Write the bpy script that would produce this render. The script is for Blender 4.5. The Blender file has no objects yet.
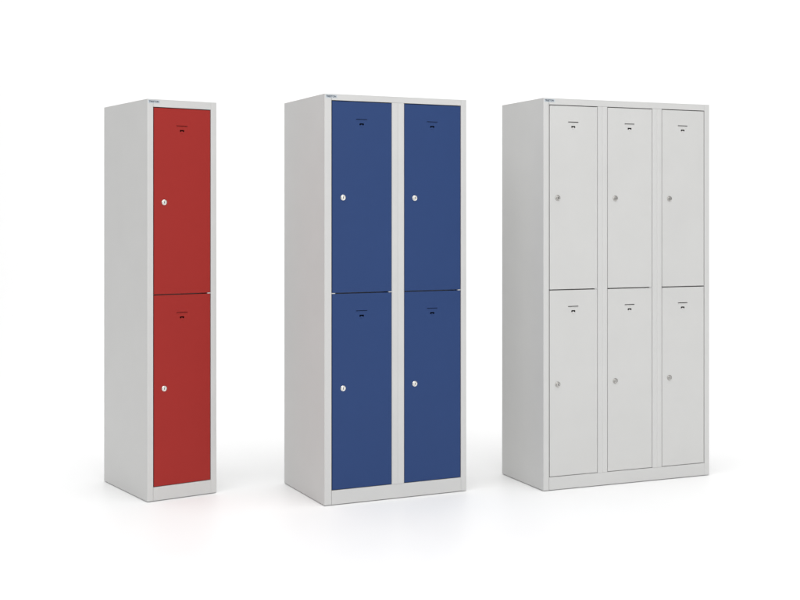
import bpy, bmesh, math
from mathutils import Vector, Matrix

sc = bpy.context.scene
COL = sc.collection

# ---------------------------------------------------------------- camera
cd = bpy.data.cameras.new('camera')
cam = bpy.data.objects.new('camera', cd)
COL.objects.link(cam)
cam.location = (0, 0, 1.2626)
cam.rotation_euler = (math.radians(90), 0, 0)
cd.sensor_fit = 'HORIZONTAL'
cd.sensor_width = 36
cd.lens = 36 * 1226.6 / 800
cd.shift_y = -(300 - 216.93) / 800
cd.clip_end = 200
sc.camera = cam

# ---------------------------------------------------------------- light (white photo studio)
w = bpy.data.worlds.new('World')
sc.world = w
w.use_nodes = True
w.node_tree.nodes['Background'].inputs['Color'].default_value = (1.0, 1.0, 1.0, 1)
w.node_tree.nodes['Background'].inputs['Strength'].default_value = 0.52


def area(name, loc, target, sx, sy, power, color=(1, 1, 1)):
    l = bpy.data.lights.new(name, 'AREA')
    l.shape = 'RECTANGLE'
    l.size, l.size_y, l.energy, l.color = sx, sy, power, color
    o = bpy.data.objects.new(name, l)
    COL.objects.link(o)
    o.location = loc
    o.rotation_euler = (Vector(target) - Vector(loc)).to_track_quat('-Z', 'Y').to_euler()
    return o


area('softbox_overhead', (0, 2.6, 7.0), (0, 4.0, 0), 11, 8, 470)
area('softbox_front', (4.5, -2.5, 3.2), (0.2, 5.8, 1.0), 4.5, 4.0, 138, (1, 0.995, 0.985))
area('softbox_backdrop', (0, 8.4, 6.5), (0, 13.5, 1.0), 14, 2, 190)

sc.view_settings.view_transform = 'Standard'
sc.view_settings.look = 'None'
sc.view_settings.exposure = 0
sc.view_settings.gamma = 1


# ---------------------------------------------------------------- materials
def paint(name, rgb, rough=0.42, bump=0.03, var=0.035, spec=0.5):
    m = bpy.data.materials.new(name)
    m.use_nodes = True
    nt = m.node_tree
    b = nt.nodes['Principled BSDF']
    b.inputs['Roughness'].default_value = rough
    b.inputs['IOR'].default_value = 1.45
    b.inputs['Specular IOR Level'].default_value = spec
    tc = nt.nodes.new('ShaderNodeTexCoord')
    n1 = nt.nodes.new('ShaderNodeTexNoise')          # powder-coat mottling, broad
    n1.inputs['Scale'].default_value = 5
    n1.inputs['Detail'].default_value = 5
    nt.links.new(tc.outputs['Object'], n1.inputs['Vector'])
    mp = nt.nodes.new('ShaderNodeMapRange')
    mp.inputs['To Min'].default_value = 1 - var
    mp.inputs['To Max'].default_value = 1 + var
    nt.links.new(n1.outputs['Fac'], mp.inputs['Value'])
    mul = nt.nodes.new('ShaderNodeVectorMath')
    mul.operation = 'SCALE'
    mul.inputs[0].default_value = rgb
    nt.links.new(mp.outputs['Result'], mul.inputs['Scale'])
    nt.links.new(mul.outputs['Vector'], b.inputs['Base Color'])
    mr = nt.nodes.new('ShaderNodeMapRange')
    mr.inputs['To Min'].default_value = rough - 0.05
    mr.inputs['To Max'].default_value = rough + 0.05
    nt.links.new(n1.outputs['Fac'], mr.inputs['Value'])
    nt.links.new(mr.outputs['Result'], b.inputs['Roughness'])
    n2 = nt.nodes.new('ShaderNodeTexNoise')          # orange peel
    n2.inputs['Scale'].default_value = 450
    nt.links.new(tc.outputs['Object'], n2.inputs['Vector'])
    n3 = nt.nodes.new('ShaderNodeTexNoise')          # slight sheet waviness
    n3.inputs['Scale'].default_value = 2.5
    nt.links.new(tc.outputs['Object'], n3.inputs['Vector'])
    b1 = nt.nodes.new('ShaderNodeBump')
    b1.inputs['Strength'].default_value = bump * 2
    b1.inputs['Distance'].default_value = 0.0004
    nt.links.new(n2.outputs['Fac'], b1.inputs['Height'])
    b2 = nt.nodes.new('ShaderNodeBump')
    b2.inputs['Strength'].default_value = 0.5
    b2.inputs['Distance'].default_value = 0.004
    nt.links.new(n3.outputs['Fac'], b2.inputs['Height'])
    nt.links.new(b1.outputs['Normal'], b2.inputs['Normal'])
    nt.links.new(b2.outputs['Normal'], b.inputs['Normal'])
    return m


def plain(name, rgb, rough=0.5, metal=0.0):
    m = bpy.data.materials.new(name)
    m.use_nodes = True
    b = m.node_tree.nodes['Principled BSDF']
    b.inputs['Base Color'].default_value = (*rgb, 1)
    b.inputs['Roughness'].default_value = rough
    b.inputs['Metallic'].default_value = metal
    return m


GREY = paint('light_grey_powder_coat', (0.60, 0.60, 0.592))
DOOR_GREY = paint('door_grey_powder_coat', (0.595, 0.595, 0.585))
RED = paint('red_powder_coat', (0.335, 0.018, 0.014), 0.5, spec=0.3)
BLUE = paint('blue_powder_coat', (0.018, 0.050, 0.165), 0.46, spec=0.3)
CHROME = plain('nickel', (0.80, 0.79, 0.76), 0.22, 1.0)
LOCKFACE = plain('satin_nickel', (0.86, 0.85, 0.82), 0.38, 0.85)
NICKEL_DULL = plain('dull_nickel', (0.50, 0.49, 0.47), 0.25, 1.0)
NICKEL_FACE = plain('dull_nickel_plug', (0.62, 0.61, 0.59), 0.3, 1.0)
DARK = plain('dark_slot', (0.02, 0.02, 0.02), 0.6)
RUBBER = plain('black_rubber', (0.03, 0.03, 0.03), 0.7)
STICK = plain('pale_blue_sticker', (0.54, 0.585, 0.62), 0.4)
INK = plain('navy_ink', (0.015, 0.03, 0.06), 0.5)
FLOOR = paint('white_studio_floor', (0.93, 0.93, 0.93), 0.42, 0.0, 0.003, spec=0.14)
WALL = paint('white_studio_backdrop', (0.93, 0.93, 0.93), 0.6, 0.0, 0.003)


# ---------------------------------------------------------------- mesh helpers
def link(name, bm, mats, parent=None, smooth=False):
    me = bpy.data.meshes.new(name)
    bmesh.ops.recalc_face_normals(bm, faces=bm.faces)
    bm.to_mesh(me)
    bm.free()
    for m in (mats if isinstance(mats, (list, tuple)) else [mats]):
        me.materials.append(m)
    if smooth:
        for p in me.polygons:
            p.use_smooth = True
        me.set_sharp_from_angle(angle=math.radians(35))
    o = bpy.data.objects.new(name, me)
    COL.objects.link(o)
    if parent:
        o.parent = parent
    return o


def box(bm, x0, x1, y0, y1, z0, z1, bev=0.0, mi=0):
    r = bmesh.ops.create_cube(bm, size=1)
    vs = r['verts']
    bmesh.ops.scale(bm, vec=(x1 - x0, y1 - y0, z1 - z0), verts=vs)
    bmesh.ops.translate(bm, vec=((x0 + x1) / 2, (y0 + y1) / 2, (z0 + z1) / 2), verts=vs)
    fs = {f for v in vs for f in v.link_faces}
    for f in fs:
        f.material_index = mi
    if bev:
        es = list({e for v in vs for e in v.link_edges})
        bmesh.ops.bevel(bm, geom=es, offset=bev, segments=2, profile=0.5, affect='EDGES')


def sheet_profile(bm, pts, z0, z1, t=0.0015, r=0.0025, seg=4, side=1):
    """Bent sheet: polyline pts (x,y) of the OUTER face, thickness t to the given side, swept up z."""
    P = [Vector(p) for p in pts]
    out = [P[0]]
    inn = []

    def nrm(a, b):
        d = (b - a).normalized()
        return Vector((-d.y, d.x)) * side
    inn.append(P[0] + nrm(P[0], P[1]) * t)
    for i in range(1, len(P) - 1):
        a, b, c = P[i - 1], P[i], P[i + 1]
        d1, d2 = (a - b).normalized(), (c - b).normalized()
        n1, n2 = nrm(a, b), nrm(b, c)
        convex = n1.dot(d2) > 0
        cen = b + (d1 + d2) * r
        s, e = b + d1 * r, b + d2 * r
        for k in range(seg + 1):
            th = k / seg * math.pi / 2
            v = cen + (s - cen) * math.cos(th) + (e - cen) * math.sin(th)
            out.append(v)
            dr = (v - cen).normalized()
            inn.append(v - dr * t if convex else v + dr * t)
    out.append(P[-1])
    inn.append(P[-1] + nrm(P[-2], P[-1]) * t)
    ring = out + inn[::-1]
    lo = [bm.verts.new((p.x, p.y, z0)) for p in ring]
    hi = [bm.verts.new((p.x, p.y, z1)) for p in ring]
    n = len(ring)
    for i in range(n):
        j = (i + 1) % n
        bm.faces.new((lo[i], lo[j], hi[j], hi[i]))
    h = len(out)
    for L in (lo, hi):          # end caps as quads
        for i in range(h - 1):
            bm.faces.new((L[i], L[i + 1], L[n - 2 - i], L[n - 1 - i]))


def lathe(bm, prof, seg=32, mi=0):
    """prof: list of (radius, y) ; axis along -y (towards the viewer of a door)."""
    rings = []
    for r, y in prof:
        if r < 1e-6:
            rings.append([bm.verts.new((0, y, 0))])
        else:
            rings.append([bm.verts.new((r * math.cos(2 * math.pi * k / seg), y, r * math.sin(2 * math.pi * k / seg))) for k in range(seg)])
    for a, b in zip(rings, rings[1:]):
        for k in range(seg):
            j = (k + 1) % seg
            if len(a) == 1:
                f = bm.faces.new((a[0], b[k], b[j]))
            elif len(b) == 1:
                f = bm.faces.new((a[k], a[j], b[0]))
            else:
                f = bm.faces.new((a[k], a[j], b[j], b[k]))
            f.material_index = mi


def plate_mesh(loops, depth, bevel):
    """Flat plate with real holes (outer loop + hole loops in x,z), lying in the xz plane, as bmesh."""
    cu = bpy.data.curves.new('tmp', 'CURVE')
    cu.dimensions = '2D'
    cu.fill_mode = 'BOTH'
    cu.extrude = depth / 2 - bevel
    cu.bevel_depth = bevel
    cu.bevel_resolution = 2
    cu.offset = -bevel
    for lp in loops:
        sp = cu.splines.new('POLY')
        sp.points.add(len(lp) - 1)
        for p, (x, z) in zip(sp.points, lp):
            p.co = (x, z, 0, 1)
        sp.use_cyclic_u = True
    o = bpy.data.objects.new('tmp', cu)
    COL.objects.link(o)
    dg = bpy.context.evaluated_depsgraph_get()
    me = bpy.data.meshes.new_from_object(o.evaluated_get(dg))
    bm = bmesh.new()
    bm.from_mesh(me)
    bmesh.ops.remove_doubles(bm, verts=bm.verts, dist=1e-6)
    bmesh.ops.transform(bm, matrix=Matrix.Rotation(math.radians(90), 4, 'X'), verts=bm.verts)
    bmesh.ops.translate(bm, vec=(0, depth / 2, 0), verts=bm.verts)
    bpy.data.objects.remove(o)
    bpy.data.meshes.remove(me)
    bpy.data.curves.remove(cu)
    return bm


def text_bm(s, width, height):
    cu = bpy.data.curves.new('tmp', 'FONT')
    cu.body = s
    cu.size = 1
    cu.extrude = 0.02
    cu.offset = 0.03
    cu.resolution_u = 3
    o = bpy.data.objects.new('tmp', cu)
    COL.objects.link(o)
    dg = bpy.context.evaluated_depsgraph_get()
    me = bpy.data.meshes.new_from_object(o.evaluated_get(dg))
    bm = bmesh.new()
    bm.from_mesh(me)
    xs = [v.co.x for v in bm.verts]
    ys = [v.co.y for v in bm.verts]
    for v in bm.verts:
        v.co = Vector(((v.co.x - min(xs)) / (max(xs) - min(xs)) * width,
                       -v.co.z * 0.01,
                       (v.co.y - min(ys)) / (max(ys) - min(ys)) * height))
    bpy.data.objects.remove(o)
    bpy.data.meshes.remove(me)
    bpy.data.curves.remove(cu)
    return bm


# ---------------------------------------------------------------- setting: white floor and backdrop sweep
bm = bmesh.new()
v = [bm.verts.new(p) for p in ((-16, -8, 0), (16, -8, 0), (16, 10, 0), (-16, 10, 0))]
bm.faces.new(v)
fl = link('floor', bm, FLOOR)
fl['kind'] = 'structure'
bm = bmesh.new()
prof = [(10 + 2.5 * math.sin(a), 2.5 - 2.5 * math.cos(a)) for a in [math.pi / 2 * k / 24 for k in range(25)]] + [(12.5, 9.0)]
prev = None
for y, z in prof:
    cur = (bm.verts.new((-16, y, z)), bm.verts.new((16, y, z)))
    if prev:
        bm.faces.new((prev[0], prev[1], cur[1], cur[0]))
    prev = cur
bd = link('backdrop', bm, WALL, smooth=True)
bd['kind'] = 'structure'


# ---------------------------------------------------------------- lockers
T = 0.0015      # sheet thickness
ZB = 0.003      # carcass stands 3 mm off the floor on its feet
GAP = 0.0036    # slit round a door
MID = 0.0048    # slit between upper and lower door
SET = 0.0012    # doors sit this far behind the frame face


def make_lock(parent, x, z, mats, turn):
    bm = bmesh.new()
    lathe(bm, [(0.0128, 0.001), (0.0128, -0.0022), (0.0122, -0.0034), (0.0104, -0.0040), (0.0096, -0.0034),
               (0.0094, -0.0010)], mi=0)
    lathe(bm, [(0.0094, -0.0010), (0.0082, -0.0010), (0.0080, -0.0044), (0.0074, -0.0050), (0.0, -0.0052)], mi=1)
    box(bm, -0.0015, 0.0015, -0.0055, -0.0045, -0.0052, 0.0052, 0, 2)
    o = link('lock', bm, mats + [DARK], parent, smooth=True)
    o.location = (x, 0, z)
    o.rotation_euler = (0, math.radians(turn), 0)
    return o


def make_door(root, mat, x0, x1, z0, z1, slot_z, lock_x, lock_z, y0=SET):
    """door > lock ; vent slot and hook-shaped cut-out are real openings in the sheet."""
    xc = (x0 + x1) / 2
    cx = xc - 0.002
    sw, sh = 0.026, (0.0017 if mat == DOOR_GREY else 0.0011)
    outer = [(x0, z0), (x1, z0), (x1, z1), (x0, z1)]
    slot = []
    for k in range(9):
        a = math.pi / 2 + math.pi * k / 8
        slot.append((cx - sw + sh * math.cos(a), slot_z + sh * math.sin(a)))
    for k in range(9):
        a = -math.pi / 2 + math.pi * k / 8
        slot.append((cx + sw + sh * math.cos(a), slot_z + sh * math.sin(a)))
    hz = slot_z - 0.0225
    hook = [(cx - .0105, hz - .0042), (cx - .0052, hz - .0042), (cx - .0035, hz - .0012), (cx + .0035, hz - .0012),
            (cx + .0052, hz - .0042), (cx + .0105, hz - .0042), (cx + .0105, hz + .0028), (cx + .0085, hz + .0044),
            (cx - .0085, hz + .0044), (cx - .0105, hz + .0028)]
    bm = plate_mesh([outer, slot, hook], 0.0014, 0.0005)
    # folded return flanges
    d = 0.018
    box(bm, x0 + .0002, x0 + .0014, .0012, d, z0 + .0006, z1 - .0006)
    box(bm, x1 - .0014, x1 - .0002, .0012, d, z0 + .0006, z1 - .0006)
    box(bm, x0 + .0015, x1 - .0015, .0012, d, z0 + .0002, z0 + .0014)
    box(bm, x0 + .0015, x1 - .0015, .0012, d, z1 - .0014, z1 - .0002)
    # pressed tongue under the hook-shaped opening
    box(bm, cx - .0048, cx + .0048, -.0014, .0004, hz - .0115, hz - .0050, 0.0008)
    # proud lower lip of the vent slot
    box(bm, cx - sw, cx + sw, -.0012, .0004, slot_z - .0034, slot_z - .0020, 0.0004)
    o = link('door', bm, mat, root)
    o.location = (0, y0, 0)
    turn = 7 * math.sin(lock_x * 91 + lock_z * 37)
    make_lock(o, lock_x, lock_z, [NICKEL_DULL, NICKEL_FACE] if mat == DOOR_GREY else [CHROME, LOCKFACE], turn)
    return o


def locker(loc, yaw, W, D, H, cols, top, mid, bot, door_mat, slots, locks, tabs, label, hs=0.0003):
    root = bpy.data.objects.new('locker_cabinet', None)
    COL.objects.link(root)
    root.empty_display_size = 0.2
    root.location = loc
    root.rotation_euler = (0, 0, yaw)
    root['label'] = label
    root['category'] = 'locker'
    root['group'] = 'steel locker cabinets standing in a row'
    sl = cols[0][0]                    # stile width left
    sr = W - cols[-1][1]
    # hs: width of the hairline seam between stile and header/plinth
    # side panels: side sheet folded round the front into the stile and back inwards
    bm = bmesh.new()
    sheet_profile(bm, [(0, D - T), (0, 0), (sl, 0), (sl, 0.022)], ZB, H - T, side=1)
    link('side_panel', bm, GREY, root, smooth=True)
    bm = bmesh.new()
    sheet_profile(bm, [(W, D - T), (W, 0), (W - sr, 0), (W - sr, 0.022)], ZB, H - T, side=-1)
    link('side_panel', bm, GREY, root, smooth=True)
    bm = bmesh.new()
    box(bm, 0, W, D - T + .0002, D, ZB, H - T - .0002, 0.0004)
    link('back_panel', bm, GREY, root)
    bm = bmesh.new()
    box(bm, 0, W, 0.0002, D, H - T + .0001, H, 0.0006)
    link('top_panel', bm, GREY, root)
    # header above the doors, with its return
    bm = bmesh.new()
    box(bm, sl + hs, W - sr - hs, 0.0001, 0.0016, top, H - T, min(hs, .0004))
    box(bm, sl + hs, W - sr - hs, 0.0019, 0.022, top + .0001, top + .0015)
    link('header', bm, GREY, root)
    # plinth
    bm = bmesh.new()
    box(bm, sl + hs, W - sr - hs, 0.0001, 0.0016, ZB, bot, min(hs, .0004))
    box(bm, sl + hs, W - sr - hs, 0.0019, 0.022, bot - .0015, bot - .0001)
    link('plinth', bm, GREY, root)
    bm = bmesh.new()
    box(bm, T + .001, W - T - .001, 0.0225, D - T - .001, bot - .006, bot - .004)
    link('bottom_panel', bm, GREY, root)
    # posts between the columns (two folded halves with a seam) and the partition sheet behind
    for (a, b), (c, d) in zip(cols, cols[1:]):
        bm = bmesh.new()
        m = (b + c) / 2
        z0, z1 = bot + .0006, top - .0006
        sheet_profile(bm, [(b, 0.022), (b, 0.0004), (m - .0005, 0.0004), (m - .0005, 0.020)], z0, z1, r=.0018, side=-1)
        sheet_profile(bm, [(m + .0005, 0.020), (m + .0005, 0.0004), (c, 0.0004), (c, 0.022)], z0, z1, r=.0018, side=-1)
        box(bm, m - .0012, m + .0012, 0.0205, D - T - .001, bot, top)
        link('partition', bm, GREY, root, smooth=True)
    k = 0
    for ci, (a, b) in enumerate(cols):
        # shelf between the two compartments, its folded front just behind the doors
        lo = T + .001 if ci == 0 else (cols[ci - 1][1] + a) / 2 + .002
        hi = W - T - .001 if ci == len(cols) - 1 else (b + cols[ci + 1][0]) / 2 - .002
        bm = bmesh.new()
        box(bm, lo, hi, 0.0635, D - T - .001, mid - .001, mid + .0005)
        box(bm, a + .002, b - .002, 0.0615, 0.0630, mid - .018, mid + .0005)
        link('shelf', bm, GREY, root)
        for s in tabs[ci]:
            bm = bmesh.new()
            wd = 0.017
            x0, x1 = (a + .0001, a + wd) if s == 'L' else (b - wd, b - .0001)
            box(bm, x0, x1, 0.0006, 0.021, mid - .0017, mid + .0017, 0.0003)
            link('hinge_tab', bm, GREY, root)
        for (z0, z1) in ((mid + MID / 2, top - GAP), (bot + GAP * .7, mid - MID / 2)):
            make_door(root, door_mat, a + GAP, b - GAP * .95, z0, z1, slots[k % 2], a + locks[0], locks[1 + k % 2])
            k += 1
    for fx in (0.03, W - 0.03):
        for fy in (0.03, D - 0.03):
            bm = bmesh.new()
            bmesh.ops.create_cone(bm, cap_ends=True, segments=20, radius1=.014, radius2=.012, depth=bot - .008,
                                  matrix=Matrix.Translation((fx, fy, (bot - .008) / 2 + 0.0)))
            link('foot', bm, RUBBER, root)
    # maker's sticker on the header corner
    bm = bmesh.new()
    box(bm, 0.0045, 0.060, -0.0004, 0.0002, H - 0.0185, H - 0.0035)
    st = link('sticker', bm, STICK, root)
    t = link('lettering', text_bm('TRESTON', 0.047, 0.0088), INK, st)
    t.location = (0.0075, -0.0005, H - 0.0152)
    return root


# red, single column
locker((-1.1170, 5.4218, 0), 0.5978, 0.3363, 0.5245, 1.785, [(0.0285, 0.3078)], 1.7515, 0.9160, 0.0632, RED,
       (1.6715, 0.8335), (0.0515, 1.3278, 0.4979), ['R'],
       'narrow light grey metal locker with two red doors, one above the other', 0.00006)
# blue, two columns
locker((-0.3294, 5.3508, 0), 0.4418, 0.7032, 0.5117, 1.801, [(0.0337, 0.3255), (0.3838, 0.6747)], 1.7742, 0.9275, 0.0650, BLUE,
       (1.6946, 0.8480), (0.0540, 1.3478, 0.5097), ['LR', 'R'],
       'light grey metal locker with four blue doors, standing in the middle')
# all grey, three columns
locker((0.6597, 5.6414, 0), 0.3950, 0.9236, 0.4123, 1.8104, [(0.0302, 0.2914), (0.3417, 0.5955), (0.6462, 0.8951)], 1.7812, 0.9255, 0.0620,
       DOOR_GREY, (1.7035, 0.8470), (0.0455, 1.3505, 0.4880), ['R', 'R', ''],
       'wide all grey metal locker with six grey doors in three columns')
